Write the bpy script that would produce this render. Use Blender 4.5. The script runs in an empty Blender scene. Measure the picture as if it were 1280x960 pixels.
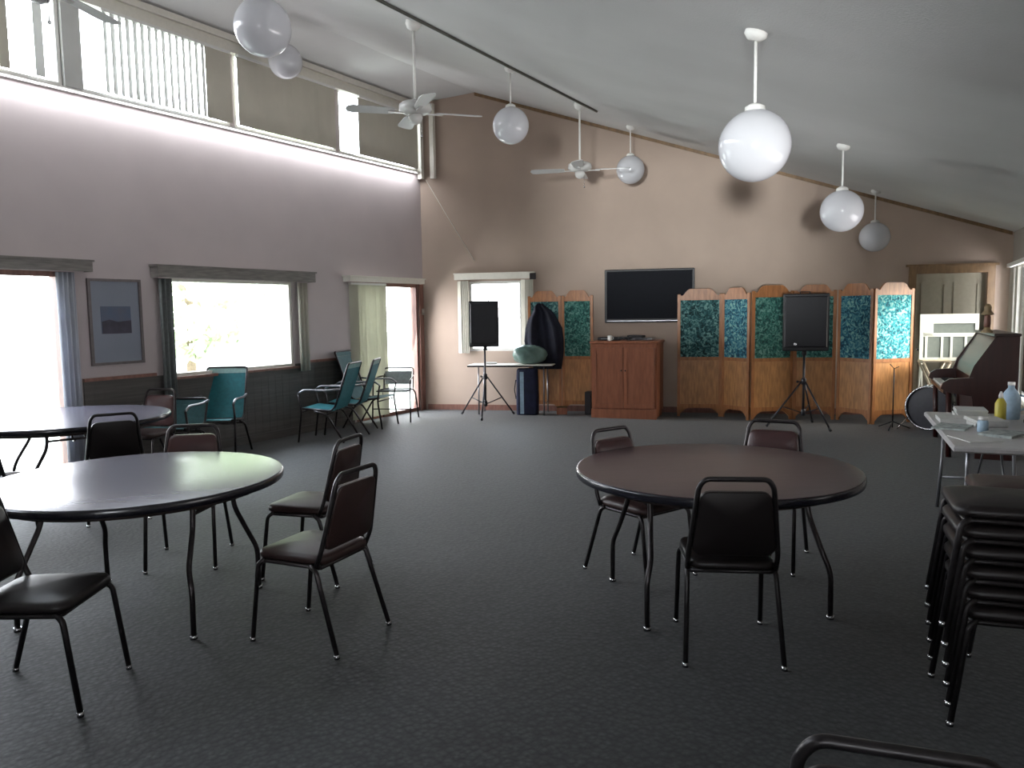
import bpy, math, random
from mathutils import Vector, Matrix
random.seed(7)
C = bpy.context.scene.collection
PI = math.pi
R = math.radians

# ------------------------------------------------------------------ mesh builder
class MB:
    def __init__(s): s.v = []; s.f = []; s.sm = []
    def add(s, vs, fs, smooth=False):
        b = len(s.v); s.v += [tuple(v) for v in vs]
        for f in fs: s.f.append(tuple(b + i for i in f)); s.sm.append(smooth)
        return s
    def box(s, x0, x1, y0, y1, z0, z1):
        vs = [(x, y, z) for x in (x0, x1) for y in (y0, y1) for z in (z0, z1)]
        return s.add(vs, [(0,1,3,2),(4,6,7,5),(0,4,5,1),(2,3,7,6),(0,2,6,4),(1,5,7,3)])
    def bbox(s, x0, x1, y0, y1, z0, z1, r=.01):
        "box with bevelled vertical and horizontal edges"
        r = min(r, (x1-x0)/2.01, (y1-y0)/2.01, (z1-z0)/2.01)
        def ring(z, i):
            a, b, c, d = x0+i, x1-i, y0+i, y1-i
            k = r*.6
            return [(a+k,c,z),(b-k,c,z),(b,c+k,z),(b,d-k,z),(b-k,d,z),(a+k,d,z),(a,d-k,z),(a,c+k,z)]
        return s.loft([ring(z0, r), ring(z0+r, 0), ring(z1-r, 0), ring(z1, r)])
    def loft(s, rings, smooth=False, cap=True):
        n = len(rings[0]); vs = [p for r in rings for p in r]; fs = []
        for k in range(len(rings)-1):
            for i in range(n):
                j = (i+1) % n
                fs.append((k*n+i, k*n+j, (k+1)*n+j, (k+1)*n+i))
        b = len(s.v)
        s.add(vs, fs, smooth)
        if cap:
            s.f.append(tuple(b+i for i in reversed(range(n)))); s.sm.append(False)
            s.f.append(tuple(b+(len(rings)-1)*n+i for i in range(n))); s.sm.append(False)
        return s
    def tube(s, pts, r, n=8, cap=True, ry=None):
        pts = [Vector(p) for p in pts]; rings = []
        rr = r if isinstance(r, (list, tuple)) else [r]*len(pts)
        t = (pts[1]-pts[0]).normalized()
        a = Vector((0,0,1)) if abs(t.z) < .9 else Vector((1,0,0))
        u = t.cross(a).normalized()
        for i, p in enumerate(pts):
            if i == 0: t = (pts[1]-pts[0])
            elif i == len(pts)-1: t = (pts[-1]-pts[-2])
            else: t = (pts[i+1]-p).normalized()+(p-pts[i-1]).normalized()
            t.normalize()
            u = (u - t*u.dot(t)); u.normalize(); w = t.cross(u)
            rings.append([tuple(p+u*math.cos(2*PI*k/n)*rr[i]+w*math.sin(2*PI*k/n)*(rr[i] if ry is None else ry)) for k in range(n)])
        return s.loft(rings, True, cap)
    def lathe(s, prof, n=24, c=(0,0,0), cap=True):
        return s.loft([[(c[0]+r*math.cos(2*PI*k/n), c[1]+r*math.sin(2*PI*k/n), c[2]+z) for k in range(n)] for r, z in prof], True, cap)
    def sphere(s, c, r, n=24, m=14, sc=(1,1,1)):
        rings = []
        for i in range(m+1):
            a = -PI/2+PI*i/m; q = max(math.cos(a), .004)
            rings.append([(c[0]+r*sc[0]*q*math.cos(2*PI*k/n), c[1]+r*sc[1]*q*math.sin(2*PI*k/n), c[2]+r*sc[2]*math.sin(a)) for k in range(n)])
        return s.loft(rings, True)
    def prism(s, poly, axis, a, b):
        "poly of 2-D points extruded along axis from a to b"
        def P(p, t):
            return {'x': (t, p[0], p[1]), 'y': (p[0], t, p[1]), 'z': (p[0], p[1], t)}[axis]
        return s.loft([[P(p, a) for p in poly], [P(p, b) for p in poly]])
    def xf(s, M):
        s.v = [tuple(M @ Vector(v)) for v in s.v]; return s
    def jitter(s, d):
        s.v = [(x+random.uniform(-d,d), y+random.uniform(-d,d), z+random.uniform(-d,d)) for x, y, z in s.v]; return s

def obj(name, mb, mat, parent=None, loc=(0,0,0), rz=0, fix=True):
    me = bpy.data.meshes.new(name); me.from_pydata(mb.v, [], mb.f); me.update()
    me.polygons.foreach_set('use_smooth', mb.sm)
    if fix:
        import bmesh
        bm = bmesh.new(); bm.from_mesh(me); bmesh.ops.recalc_face_normals(bm, faces=bm.faces); bm.to_mesh(me); bm.free()
    me.materials.append(mat)
    o = bpy.data.objects.new(name, me); C.objects.link(o)
    if parent: o.parent = parent
    o.location = loc; o.rotation_euler = (0,0,rz)
    return o
def tag(o, label=None, cat=None, group=None, kind=None):
    if label: o['label'] = label
    if cat: o['category'] = cat
    if group: o['group'] = group
    if kind: o['kind'] = kind
    return o
def thing(name, label, cat, loc=(0,0,0), rz=0, group=None, kind=None):
    o = bpy.data.objects.new(name, None); C.objects.link(o); o.empty_display_size = .1
    o.location = loc; o.rotation_euler = (0,0,rz)
    return tag(o, label, cat, group, kind)
def struct(name, mb, mat, loc=(0,0,0), rz=0, parent=None):
    o = obj(name, mb, mat, parent, loc, rz)
    if parent is None: o['kind'] = 'structure'
    return o
def dup(o, loc=None, rz=None, label=None, group=None, parent=None):
    c = o.copy(); C.objects.link(c)
    if parent: c.parent = parent
    else:
        c.location = loc; c.rotation_euler = (0,0,rz)
        if label: c['label'] = label
        if group: c['group'] = group
        elif 'group' in c: del c['group']
    for ch in kids.get(o.name, []): dup(ch, parent=c)
    return c
kids = {}
def index_kids():
    kids.clear()
    for o in C.objects:
        if o.parent: kids.setdefault(o.parent.name, []).append(o)
def fillet(pts, r, n=5):
    pts = [Vector(p) for p in pts]; out = [pts[0]]
    for i in range(1, len(pts)-1):
        p = pts[i]; a = (pts[i-1]-p); b = (pts[i+1]-p)
        q = min(r, a.length*.45, b.length*.45)
        A = p+a.normalized()*q; B = p+b.normalized()*q
        for k in range(n+1):
            t = k/n; out.append(A*(1-t)**2+p*2*t*(1-t)+B*t*t)
    out.append(pts[-1]); return out
def rrect(w, d, r, n=4, cx=0, cy=0, w2=None):
    "rounded rectangle outline; w at low y, w2 at high y"
    w2 = w2 or w; out = []
    for sx, sy, a0 in ((1,-1,-90),(1,1,0),(-1,1,90),(-1,-1,180)):
        ww = (w if sy < 0 else w2)/2
        for k in range(n+1):
            a = R(a0+90*k/n)
            out.append((cx+sx*(ww-r)+r*math.cos(a), cy+sy*(d/2-r)+r*math.sin(a)))
    return out

# ------------------------------------------------------------------ materials
def srgb(h):
    if isinstance(h, str): h = [int(h[i:i+2], 16)/255 for i in (0,2,4)]
    return tuple((c/12.92 if c <= .04045 else ((c+.055)/1.055)**2.4) for c in h)
def mat(name, col, rough=.6, metal=0, spec=.5, noise=0, nscale=20, bump=0, bscale=60, col2=None, stretch=(1,1,1), trans=0, emit=None):
    m = bpy.data.materials.new(name); m.use_nodes = True; nt = m.node_tree; N = nt.nodes; L = nt.links
    b = N['Principled BSDF']; c = (*srgb(col), 1) if isinstance(col, str) else (*col, 1)
    b.inputs['Base Color'].default_value = c; b.inputs['Roughness'].default_value = rough
    b.inputs['Metallic'].default_value = metal; b.inputs['Specular IOR Level'].default_value = spec
    tc = N.new('ShaderNodeTexCoord'); mp = N.new('ShaderNodeMapping'); mp.inputs['Scale'].default_value = stretch
    L.new(tc.outputs['Object'], mp.inputs['Vector'])
    n = N.new('ShaderNodeTexNoise'); n.inputs['Scale'].default_value = nscale; n.inputs['Detail'].default_value = 5
    L.new(mp.outputs[0], n.inputs['Vector'])
    mx = N.new('ShaderNodeMix'); mx.data_type = 'RGBA'
    c2 = (*srgb(col2), 1) if col2 else tuple(x*(1-noise) for x in c[:3])+(1,)
    rp = N.new('ShaderNodeValToRGB'); rp.color_ramp.elements[0].position = .35; rp.color_ramp.elements[1].position = .65
    L.new(n.outputs['Fac'], rp.inputs[0]); L.new(rp.outputs[0], mx.inputs['Factor'])
    mx.inputs['A'].default_value = c; mx.inputs['B'].default_value = c2
    L.new(mx.outputs['Result'], b.inputs['Base Color'])
    if bump:
        n2 = N.new('ShaderNodeTexNoise'); n2.inputs['Scale'].default_value = bscale; L.new(mp.outputs[0], n2.inputs['Vector'])
        bp = N.new('ShaderNodeBump'); bp.inputs['Strength'].default_value = bump; bp.inputs['Distance'].default_value = .01
        L.new(n2.outputs['Fac'], bp.inputs['Height']); L.new(bp.outputs[0], b.inputs['Normal'])
    if emit: b.inputs['Emission Color'].default_value = c; b.inputs['Emission Strength'].default_value = emit
    if trans:
        out = N['Material Output']; t = N.new('ShaderNodeBsdfTranslucent'); ms = N.new('ShaderNodeMixShader')
        L.new(mx.outputs['Result'], t.inputs['Color']); ms.inputs[0].default_value = trans
        L.new(b.outputs[0], ms.inputs[1]); L.new(t.outputs[0], ms.inputs[2]); L.new(ms.outputs[0], out.inputs['Surface'])
    return m

def carpet_mat():
    m = mat('carpet', (.030,.034,.033), .7, spec=.36)
    nt = m.node_tree; N = nt.nodes; L = nt.links; b = N['Principled BSDF']
    tc = N.new('ShaderNodeTexCoord')
    mp = N.new('ShaderNodeMapping'); mp.inputs['Rotation'].default_value = (0,0,R(20)); L.new(tc.outputs['Object'], mp.inputs[0])
    v = N.new('ShaderNodeTexVoronoi'); v.inputs['Scale'].default_value = 34; v.inputs['Randomness'].default_value = .75; L.new(mp.outputs[0], v.inputs['Vector'])
    n = N.new('ShaderNodeTexNoise'); n.inputs['Scale'].default_value = 60; n.inputs['Detail'].default_value = 3; L.new(mp.outputs[0], n.inputs['Vector'])
    n2 = N.new('ShaderNodeTexNoise'); n2.inputs['Scale'].default_value = 1.3; L.new(mp.outputs[0], n2.inputs['Vector'])
    r1 = N.new('ShaderNodeValToRGB'); e = r1.color_ramp.elements
    e[0].position = .1; e[0].color = (.028,.0315,.032,1); e[1].position = .75; e[1].color = (.006,.007,.008,1)
    L.new(v.outputs['Distance'], r1.inputs[0])
    r2 = N.new('ShaderNodeValToRGB'); e = r2.color_ramp.elements
    e[0].position = .35; e[0].color = (.35,.42,.40,1); e[1].position = .68; e[1].color = (1.25,1.2,1.15,1)
    L.new(n.outputs['Fac'], r2.inputs[0])
    mm = N.new('ShaderNodeMix'); mm.data_type = 'RGBA'; mm.blend_type = 'MULTIPLY'; mm.inputs['Factor'].default_value = 1
    L.new(r1.outputs[0], mm.inputs['A']); L.new(r2.outputs[0], mm.inputs['B'])
    L.new(mm.outputs['Result'], b.inputs['Base Color'])
    bp = N.new('ShaderNodeBump'); bp.inputs['Strength'].default_value = .35; bp.inputs['Distance'].default_value = .006; bp.invert = True
    L.new(v.outputs['Distance'], bp.inputs['Height']); L.new(bp.outputs[0], b.inputs['Normal'])
    b.inputs['Sheen Weight'].default_value = .12; b.inputs['Sheen Roughness'].default_value = .5
    return m
def screen_fabric(seed, c1, c2, c3):
    m = mat('patterned_fabric', '2d6a72', .85); nt = m.node_tree; N = nt.nodes; L = nt.links; b = N['Principled BSDF']
    tc = N.new('ShaderNodeTexCoord'); mp = N.new('ShaderNodeMapping'); mp.inputs['Location'].default_value = (seed*3.1, seed, 0)
    L.new(tc.outputs['Object'], mp.inputs[0])
    v = N.new('ShaderNodeTexNoise'); v.inputs['Scale'].default_value = 16; v.inputs['Detail'].default_value = 3; v.inputs['Distortion'].default_value = 1.6
    L.new(mp.outputs[0], v.inputs['Vector'])
    r = N.new('ShaderNodeValToRGB'); r.color_ramp.interpolation = 'LINEAR'; e = r.color_ramp.elements
    e[0].position = .36; e[0].color = (*srgb(c1),1); e[1].position = .66; e[1].color = (*srgb(c3),1)
    k = e.new(.5); k.color = (*srgb(c2),1)
    L.new(v.outputs['Fac'], r.inputs[0]); L.new(r.outputs[0], b.inputs['Base Color'])
    return m
def glass_mat():
    m = bpy.data.materials.new('window_glass'); m.use_nodes = True; nt = m.node_tree; N = nt.nodes; L = nt.links
    N.remove(N['Principled BSDF']); o = N['Material Output']
    t = N.new('ShaderNodeBsdfTransparent'); t.inputs[0].default_value = (.97,.98,.97,1)
    g = N.new('ShaderNodeBsdfGlossy'); g.inputs['Roughness'].default_value = .02
    fr = N.new('ShaderNodeFresnel'); fr.inputs[0].default_value = 1.2
    mx = N.new('ShaderNodeMixShader'); L.new(fr.outputs[0], mx.inputs[0]); L.new(t.outputs[0], mx.inputs[1]); L.new(g.outputs[0], mx.inputs[2])
    L.new(mx.outputs[0], o.inputs['Surface']); return m

M = dict(
    wall=mat('painted_wall_backlit', (.44,.385,.385), .85, noise=.06, nscale=1.5, bump=.05, bscale=120),  # same paint as the back wall; cool backlight is put into this colour
    backwall=mat('painted_wall_tan', (.43,.335,.275), .8, noise=.10, nscale=1.2, bump=.05, bscale=120),
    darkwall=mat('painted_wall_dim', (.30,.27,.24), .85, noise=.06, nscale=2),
    ceil=mat('ceiling_plaster', (.58,.575,.57), .9, noise=.08, nscale=.9, bump=.3, bscale=90),
    carpet=carpet_mat(),
    white=mat('white_paint', (.72,.71,.68), .45, noise=.04),
    cream=mat('cream_trim', (.68,.65,.58), .5, noise=.06),
    greywood=mat('grey_stained_wood', (.20,.185,.17), .6, noise=.35, nscale=6, stretch=(1,1,8)),
    wainscot=mat('dark_wainscot', (.085,.078,.072), .6, noise=.3, nscale=5, stretch=(1,.3,8)),
    redwood=mat('red_brown_trim', (.22,.10,.075), .5, noise=.3, nscale=9, stretch=(3,3,.6)),
    oak=mat('oak_wood', (.52,.25,.095), .4, noise=.35, nscale=7, stretch=(4,4,.7)),
    oakd=mat('oak_frame', (.42,.17,.06), .4, noise=.35, nscale=9, stretch=(4,4,.7)),
    cherry=mat('cherry_cabinet', (.34,.12,.06), .38, noise=.3, nscale=7, stretch=(4,4,.6)),
    doorframe=mat('door_casing_wood', (.22,.13,.06), .5, noise=.3, nscale=9, stretch=(3,3,.6)),
    door=mat('door_beige', (.30,.27,.20), .5, noise=.08),
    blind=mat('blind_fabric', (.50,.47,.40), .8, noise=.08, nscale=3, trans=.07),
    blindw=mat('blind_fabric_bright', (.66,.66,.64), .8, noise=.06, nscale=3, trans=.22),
    curtain=mat('curtain_fabric', (.50,.48,.41), .85, noise=.1, nscale=4, trans=.12),
    sheer=mat('sheer_blind', (.58,.57,.48), .8, noise=.08, nscale=3, trans=.4),
    curtainw=mat('sheer_curtain', (.6,.62,.68), .85, noise=.08, nscale=4, trans=.3),
    darkmetal=mat('dark_bronze_metal', (.055,.048,.05), .3, metal=.75, noise=.3, nscale=40),
    blackframe=mat('black_chair_frame', (.022,.019,.020), .38, metal=.5, noise=.3, nscale=40),
    chrome=mat('chrome', (.6,.6,.62), .18, metal=1, noise=.05),
    greymetal=mat('grey_metal', (.30,.30,.32), .35, metal=.8, noise=.1),
    black=mat('black_plastic', (.014,.014,.017), .5, noise=.3, nscale=30),
    blackm=mat('black_metal', (.018,.018,.025), .4, metal=.3, noise=.3, nscale=30),
    grille=mat('speaker_grille', (.02,.02,.026), .6, noise=.5, nscale=300),
    tvscreen=mat('tv_glass', (.006,.007,.011), .5, spec=.06, noise=.1),
    maroon=mat('maroon_vinyl', (.060,.022,.022), .34, noise=.2, nscale=8, bump=.08, bscale=150),
    brownback=mat('brown_vinyl_back', (.036,.018,.016), .42, spec=.4, noise=.2, nscale=8, bump=.08, bscale=150),
    blackv=mat('black_vinyl', (.010,.007,.007), .42, spec=.35, noise=.2, nscale=8),
    tabletop=mat('table_laminate', (.085,.055,.058), .28, spec=.3, noise=.18, nscale=5, stretch=(1,6,1)),
    tabletop2=mat('table_laminate_skytint', (.12,.115,.15), .26, spec=1.0, noise=.15, nscale=5, stretch=(1,6,1)),  # bluish base colour: the sky's reflection is painted into the laminate
    edge=mat('table_edge_band', (.010,.010,.016), .22, spec=.7, noise=.1),
    under=mat('table_underside', (.03,.02,.018), .7, noise=.2),
    teal=mat('teal_sling', (.010,.155,.185), .6, noise=.2, nscale=30, trans=.12),
    tealp=mat('sling_light_through', (.28,.42,.40), .6, noise=.2, nscale=30, trans=.25),  # window light showing through the mesh is put into the pale colour
    tealdull=mat('dull_teal_sling', (.035,.11,.12), .7, noise=.2, nscale=30, trans=.1),
    greysling=mat('grey_sling', (.22,.24,.24), .6, noise=.2, nscale=30, trans=.3),
    globe=mat('opal_glass', (.70,.70,.73), .12, spec=.6, noise=.03, nscale=3, trans=.25),
    fan=mat('fan_white', (.50,.50,.50), .35, noise=.08, nscale=4),
    fanhub=mat('fan_motor_white', (.55,.54,.52), .25, noise=.08, nscale=4),
    navy=mat('navy_cloth', (.012,.016,.05), .85, noise=.4, nscale=9, bump=.3, bscale=20),
    coat=mat('black_cloth', (.010,.012,.026), .9, noise=.4, nscale=9, bump=.4, bscale=14),
    green=mat('green_plastic_bag', (.035,.075,.06), .35, noise=.5, nscale=4, bump=.6, bscale=14, col2='6f8a84'),
    piano=mat('piano_mahogany', (.040,.010,.008), .3, noise=.35, nscale=5, stretch=(5,5,.6)),
    pianod=mat('piano_dark', (.03,.012,.01), .3, noise=.3),
    pale=mat('white_plastic_table', (.46,.45,.45), .4, noise=.08),
    paper=mat('paper', (.55,.55,.53), .8, noise=.1, nscale=15),
    paper2=mat('printed_paper', (.45,.50,.48), .8, noise=.5, nscale=30),
    yellow=mat('yellow_plastic', (.50,.42,.05), .4, noise=.1),
    bluew=mat('pale_blue_plastic', (.35,.48,.60), .4, noise=.3, nscale=14),
    creamw=mat('cream_wood', (.52,.45,.34), .5, noise=.15),
    board=mat('white_board', (.72,.75,.70), .5, noise=.06),
    slot=mat('board_grey_field', (.16,.19,.18), .6, noise=.1),
    drumblue=mat('drum_shell_blue', (.012,.02,.05), .25, noise=.3),
    skin=mat('drum_head_dark', (.02,.02,.03), .35, noise=.3),
    picframe=mat('picture_frame_grey', (.13,.11,.11), .4, noise=.2),
    matboard=mat('picture_mat_blue', (.20,.22,.27), .6, noise=.06, nscale=3),
    matboard2=mat('picture_print', (.09,.10,.14), .6, noise=.5, nscale=9, col2='4d5a70'),
    dark=mat('dark_print', (.05,.045,.07), .6, noise=.4, nscale=8),
    tan=mat('tan_ornament', (.35,.25,.13), .5, noise=.4, nscale=30),
    foliage=mat('leafy_green', (.60,.68,.46), .8, noise=.4, nscale=3),
    trunk=mat('bark', (.2,.15,.1), .9, noise=.3),
    lawn=mat('lawn_grass', (.55,.57,.48), .95, noise=.2, nscale=2),
    track=mat('track_dark', (.075,.075,.06), .5, noise=.2),
    glass=glass_mat(),
)
F_A = screen_fabric(1, '0f2a2c', '2c5f62', '7fa7a0')
F_B = screen_fabric(2, '10384a', '2c7286', '86b4a8')
F_C = screen_fabric(3, '123838', '2b6b62', '6f9a90')
F_SUNLIT = screen_fabric(4, '0e4a5c', '2a9aa8', 'a8d8cc')  # brighter colours: sunlight on the last panel is painted into the fabric

# ------------------------------------------------------------------ camera (eye height 1.62 m)
F = 970.0
pit = math.atan(90.4/F); rol = .015; th = R(30.655683)
f0 = Vector((-math.sin(th), math.cos(th), 0)); r0 = Vector((math.cos(th), math.sin(th), 0)); Z = Vector((0,0,1))
FW = math.cos(pit)*f0-math.sin(pit)*Z; U0 = r0.cross(FW)
RT = math.cos(rol)*r0-math.sin(rol)*U0; UP = math.cos(rol)*U0+math.sin(rol)*r0
cam = bpy.data.cameras.new('camera'); co = bpy.data.objects.new('camera', cam); C.objects.link(co)
co.matrix_world = Matrix(((RT.x,UP.x,-FW.x,0),(RT.y,UP.y,-FW.y,0),(RT.z,UP.z,-FW.z,1.62),(0,0,0,1)))
cam.sensor_fit = 'HORIZONTAL'; cam.sensor_width = 36; cam.lens = 36*F/1280; cam.clip_start = .05; cam.clip_end = 200
bpy.context.scene.camera = co

# ------------------------------------------------------------------ room shell
XL = -7.9; A = R(18.5); CY = 10.46           # back wall leaves the corner (XL, CY) at 18.5 degrees
BU = Vector((math.cos(A), math.sin(A), 0)); BN = Vector((-math.sin(A), math.cos(A), 0))
def bwp(u, off=0, z=0):                      # point u along the back wall, off metres in front of it
    p = Vector((XL, CY, z))+BU*u-BN*off; return p
RW0 = Vector((.47, 13.26, 0)); RW1 = Vector((1.6, -3.2, 0))   # right wall
def rwp(t, off=0, z=0):
    d = (RW1-RW0).normalized(); nn = Vector((d.y, -d.x, 0))
    if nn.x > 0: nn = -nn
    return RW0+d*t+nn*off+Vector((0,0,z))
RWA = math.atan2((RW1-RW0).y, (RW1-RW0).x)
def ceil_z(x): return 5.13-.333*(x+7.0) if x > -7 else 5.13-.12*(-7-x)

fl = MB(); fl.box(-8.1, 2.2, -3.4, 14.2, -.1, 0); struct('floor', fl, M['carpet'])

def wall_with_holes(u0, u1, z0, ztop, holes, t=.16):
    "wall in local u (x) / z, thickness 0..t along +y; holes (ua, ub, za, zb); ztop(u) height"
    mb = MB(); us = sorted({u0, u1} | {h[0] for h in holes} | {h[1] for h in holes})
    ext = [a for a in (brk or []) if u0 < a < u1]; us = sorted(set(us) | set(ext))
    for a, b in zip(us[:-1], us[1:]):
        hs = sorted([(h[2], h[3]) for h in holes if h[0] <= a+1e-6 and h[1] >= b-1e-6]); z = z0
        for za, zb in hs+[(None, None)]:
            if za is None:
                poly = [(a, z), (b, z), (b, ztop(b)), (a, ztop(a))]
                mb.prism(poly, 'y', 0, t)
            else:
                if za > z+1e-6: mb.prism([(a, z), (b, z), (b, za), (a, za)], 'y', 0, t)
                z = zb
    return mb
brk = None
# left wall: local x = world Y  (rotate +90deg: local x -> world y, local y -> world -x)
LH = [(2.35, 4.47, 0, 2.09), (5.66, 7.54, .93, 2.06), (8.75, 10.33, 0, 2.09)]
CL = [(-3.0, -.2, 3.92, 4.86), (.1, 4.62, 3.92, 4.86), (4.80, 6.66, 3.92, 4.86), (6.73, 8.50, 3.92, 4.86), (8.56, 10.36, 3.92, 4.86)]
wl = wall_with_holes(-3.4, CY+.1, 0, lambda u: 5.03, LH+CL)
struct('wall_left', wl, M['wall'], (XL, 0, 0), PI/2)
# back wall
brk = [(-7.0-XL)/math.cos(A)]
BWL = 8.95
BH = [(.80, 1.68, .98, 2.12), (7.56, 8.5, 0, 2.08)]
wb = wall_with_holes(-.15, BWL, 0, lambda u: ceil_z(XL+u*math.cos(A))+.02, BH)
struct('wall_back', wb, M['backwall'], (XL, CY, 0), A)
brk = None
# right wall
RLEN = (RW1-RW0).length
def rtop(u): return ceil_z((RW0+(RW1-RW0).normalized()*u).x)+.02
RH = [(.12, 2.1, .35, 2.18)]
wr = wall_with_holes(0, RLEN, 0, rtop, RH)
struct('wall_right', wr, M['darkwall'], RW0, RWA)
# front wall (behind the camera) with one window
brk = [-7.0]
FH = [(-.2, 1.5, .95, 2.1)]
wf = wall_with_holes(XL-.1, 1.7, 0, lambda u: ceil_z(u)+.02, FH)
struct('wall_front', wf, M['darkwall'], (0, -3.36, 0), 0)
brk = None
# ceiling: long slope and the short slope by the left wall
cm = MB()
cm.prism([(-8.06, ceil_z(-8.06)), (-7.0, 5.13), (2.3, ceil_z(2.3)), (2.3, ceil_z(2.3)+.15), (-7.0, 5.30), (-8.06, ceil_z(-8.06)+.17)], 'y', -3.5, 14.3)
struct('ceiling', cm, M['ceil'])

# lawn outside, trees outside the windows
g = MB(); g.box(-60, -8.12, -30, 60, -.25, -.12)
struct('ground', g, M['lawn'])
g = MB(); g.box(-8.1, 30, 14.4, 60, -.25, -.12)
struct('ground', g, M['lawn'])
def tree(x, y, h, w, label, seed):
    rnd = random.Random(seed)
    t = thing('leafy_tree', label, 'tree', (x, y, -.12), 0, None)
    tr = MB(); tr.tube([(0,0,0),(.05,0,h*.4),(0,.06,h*.7)], [.12,.09,.05]); obj('trunk', tr, M['trunk'], t)
    cr = MB()
    for k in range(2600):
        a = rnd.uniform(0, 2*PI); q = rnd.uniform(.2, 1)**.5; zz = rnd.uniform(-1, 1)
        rr = w*q*math.sqrt(max(0, 1-zz*zz)); p = Vector((rr*math.cos(a), rr*math.sin(a), h*.56+zz*h*.43))
        d1 = Vector((rnd.gauss(0,1), rnd.gauss(0,1), rnd.gauss(0,1))).normalized(); d2 = d1.orthogonal().normalized()
        s1 = rnd.uniform(.12, .26)
        cr.add([p-d1*s1, p+d2*s1*.5, p+d1*s1, p-d2*s1*.5], [(0,1,2,3)])
    obj('crown', cr, M['foliage'], t, fix=False)
tree(-16.0, 12.0, 6.2, 2.3, 'leafy tree outside the wide picture window, left of the two seen through it', 1)
tree(-18.5, 17.6, 7.6, 2.8, 'leafy tree outside the wide picture window, right of the two seen through it', 2)
# ------------------------------------------------------------------ window joinery
def frame_rect(mb, y0, y1, z0, z1, x0, x1, w):
    mb.box(x0, x1, y0, y0+w, z0, z1); mb.box(x0, x1, y1-w, y1, z0, z1)
    mb.box(x0, x1, y0+w, y1-w, z0, z0+w); mb.box(x0, x1, y0+w, y1-w, z1-w, z1)
def lwin(name, y0, y1, z0, z1, m, w=.05, mull=(), inner=.01):
    f = MB(); frame_rect(f, y0+.001, y1-.001, z0+.001, z1-.001, XL-.13, XL-inner, w)
    for y in mull: f.box(XL-.12, XL-.03, y-.03, y+.03, z0+w, z1-w)
    o = struct(name, f, m)
    p = MB(); p.box(XL-.09, XL-.084, y0+w, y1-w, z0+w, z1-w); struct('window_pane', p, M['glass'], parent=o)
    return o
lwin('window_1', 2.35, 4.47, 0, 2.09, M['redwood'], .05, (3.4,))
lwin('window_2', 5.66, 7.54, .93, 2.06, M['cream'], .035)
lwin('window_3', 8.75, 10.33, 0, 2.09, M['redwood'], .05, (9.45,))
for i, c in enumerate(CL):
    lwin('window_%d' % (4+i), c[0], c[1], c[2], c[3], M['white'], .04)
# back window
def local_struct(name, mb, m, parent=None): return struct(name, mb, m, (XL, CY, 0) if not parent else (0,0,0), A if not parent else 0, parent)
f = MB()
for a, b, c, d in ((.80,.84,.98,2.12),(1.64,1.68,.98,2.12),(.84,1.64,.98,1.02),(.84,1.64,2.08,2.12)): f.box(a, b, .0, .12, c, d)
bwn = local_struct('window_9', f, M['white'])
p = MB(); p.box(.84, 1.64, .07, .076, 1.02, 2.08); local_struct('window_pane', p, M['glass'], bwn)
# right window
f = MB()
for a, b, c, d in ((.12,.18,.35,2.18),(2.04,2.1,.35,2.18),(.18,2.04,.35,.41),(.18,2.04,2.12,2.18)): f.box(a, b, .0, .12, c, d)
rwn = struct('window_10', f, M['white'], RW0, RWA)
p = MB(); p.box(.18, 2.04, .07, .076, .41, 2.12); struct('window_pane', p, M['glass'], parent=rwn)
f = MB(); frame = [(-.2,-.16,.95,2.1),(1.46,1.5,.95,2.1),(-.16,1.46,.95,.99),(-.16,1.46,2.06,2.1)]
for a, b, c, d in frame: f.box(a, b, 0, .12, c, d)
fwn = struct('window_11', f, M['white'], (0,-3.36,0))
p = MB(); p.box(-.16, 1.46, .07, .076, .99, 2.06); struct('window_pane', p, M['glass'], parent=fwn)

# trims
t = MB(); t.box(XL, XL+.05, -3.3, 10.36, 4.86, 5.02); t.box(XL+.05, XL+.09, -3.3, 10.36, 4.93, 5.0); t.box(XL, XL+.07, -3.3, 10.36, 4.80, 4.86)
struct('trim_1', t, M['cream'])
t = MB(); t.box(XL, XL+.05, -3.3, 10.38, 3.88, 3.92); struct('trim_2', t, M['white'])
def wains(y0, y1, z1):
    mb = MB(); mb.box(XL, XL+.018, y0, y1, 0, z1)
    y = y0+.1
    while y < y1-.02: mb.box(XL+.018, XL+.0195, y, y+.006, .1, z1-.06); y += .12
    return mb
t = wains(4.62, 5.64, .96); t2 = wains(5.64, 7.56, .90); t3 = wains(7.56, 8.66, .96)
t.add(t2.v, t2.f); t.add(t3.v, t3.f); struct('trim_3', t, M['wainscot'])
t = MB(); t.box(XL, XL+.035, 4.62, 5.45, .96, .995); t.box(XL, XL+.035, 7.75, 8.66, .96, .995); t.box(XL, XL+.06, 5.6, 7.6, .90, .93)
struct('trim_4', t, M['redwood'])
t = MB(); t.box(XL, XL+.03, 10.33, 10.43, .0, 2.12); t.box(XL, XL+.03, 8.7, 10.33, 2.09, 2.13)
struct('trim_5', t, M['redwood'])
t = MB(); t.box(XL+.024, XL+.04, 4.62, 8.66, 0, .1); struct('baseboard_left', t, M['wainscot'])
t = MB(); t.box(.05, 7.45, -.02, 0, 0, .09); struct('baseboard_back', t, M['redwood'], (XL, CY, 0), A)
t = MB(); t.box(XL+.02, XL+.10, 10.37, 10.44, 3.8, 4.95); t.box(XL+.22, XL+.30, 10.44, 10.50, 3.8, 4.98); struct('trim_6', t, M['cream'])
# crown strip along the top of the back wall
t = MB()
def cz(u): return ceil_z(XL+u*math.cos(A))
t.prism([(.95, cz(.95)-.05), (8.8, cz(8.8)-.05), (8.8, cz(8.8)), (.95, cz(.95))], 'y', -.02, 0); struct('trim_7', t, M['doorframe'], (XL, CY, 0), A)

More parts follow.
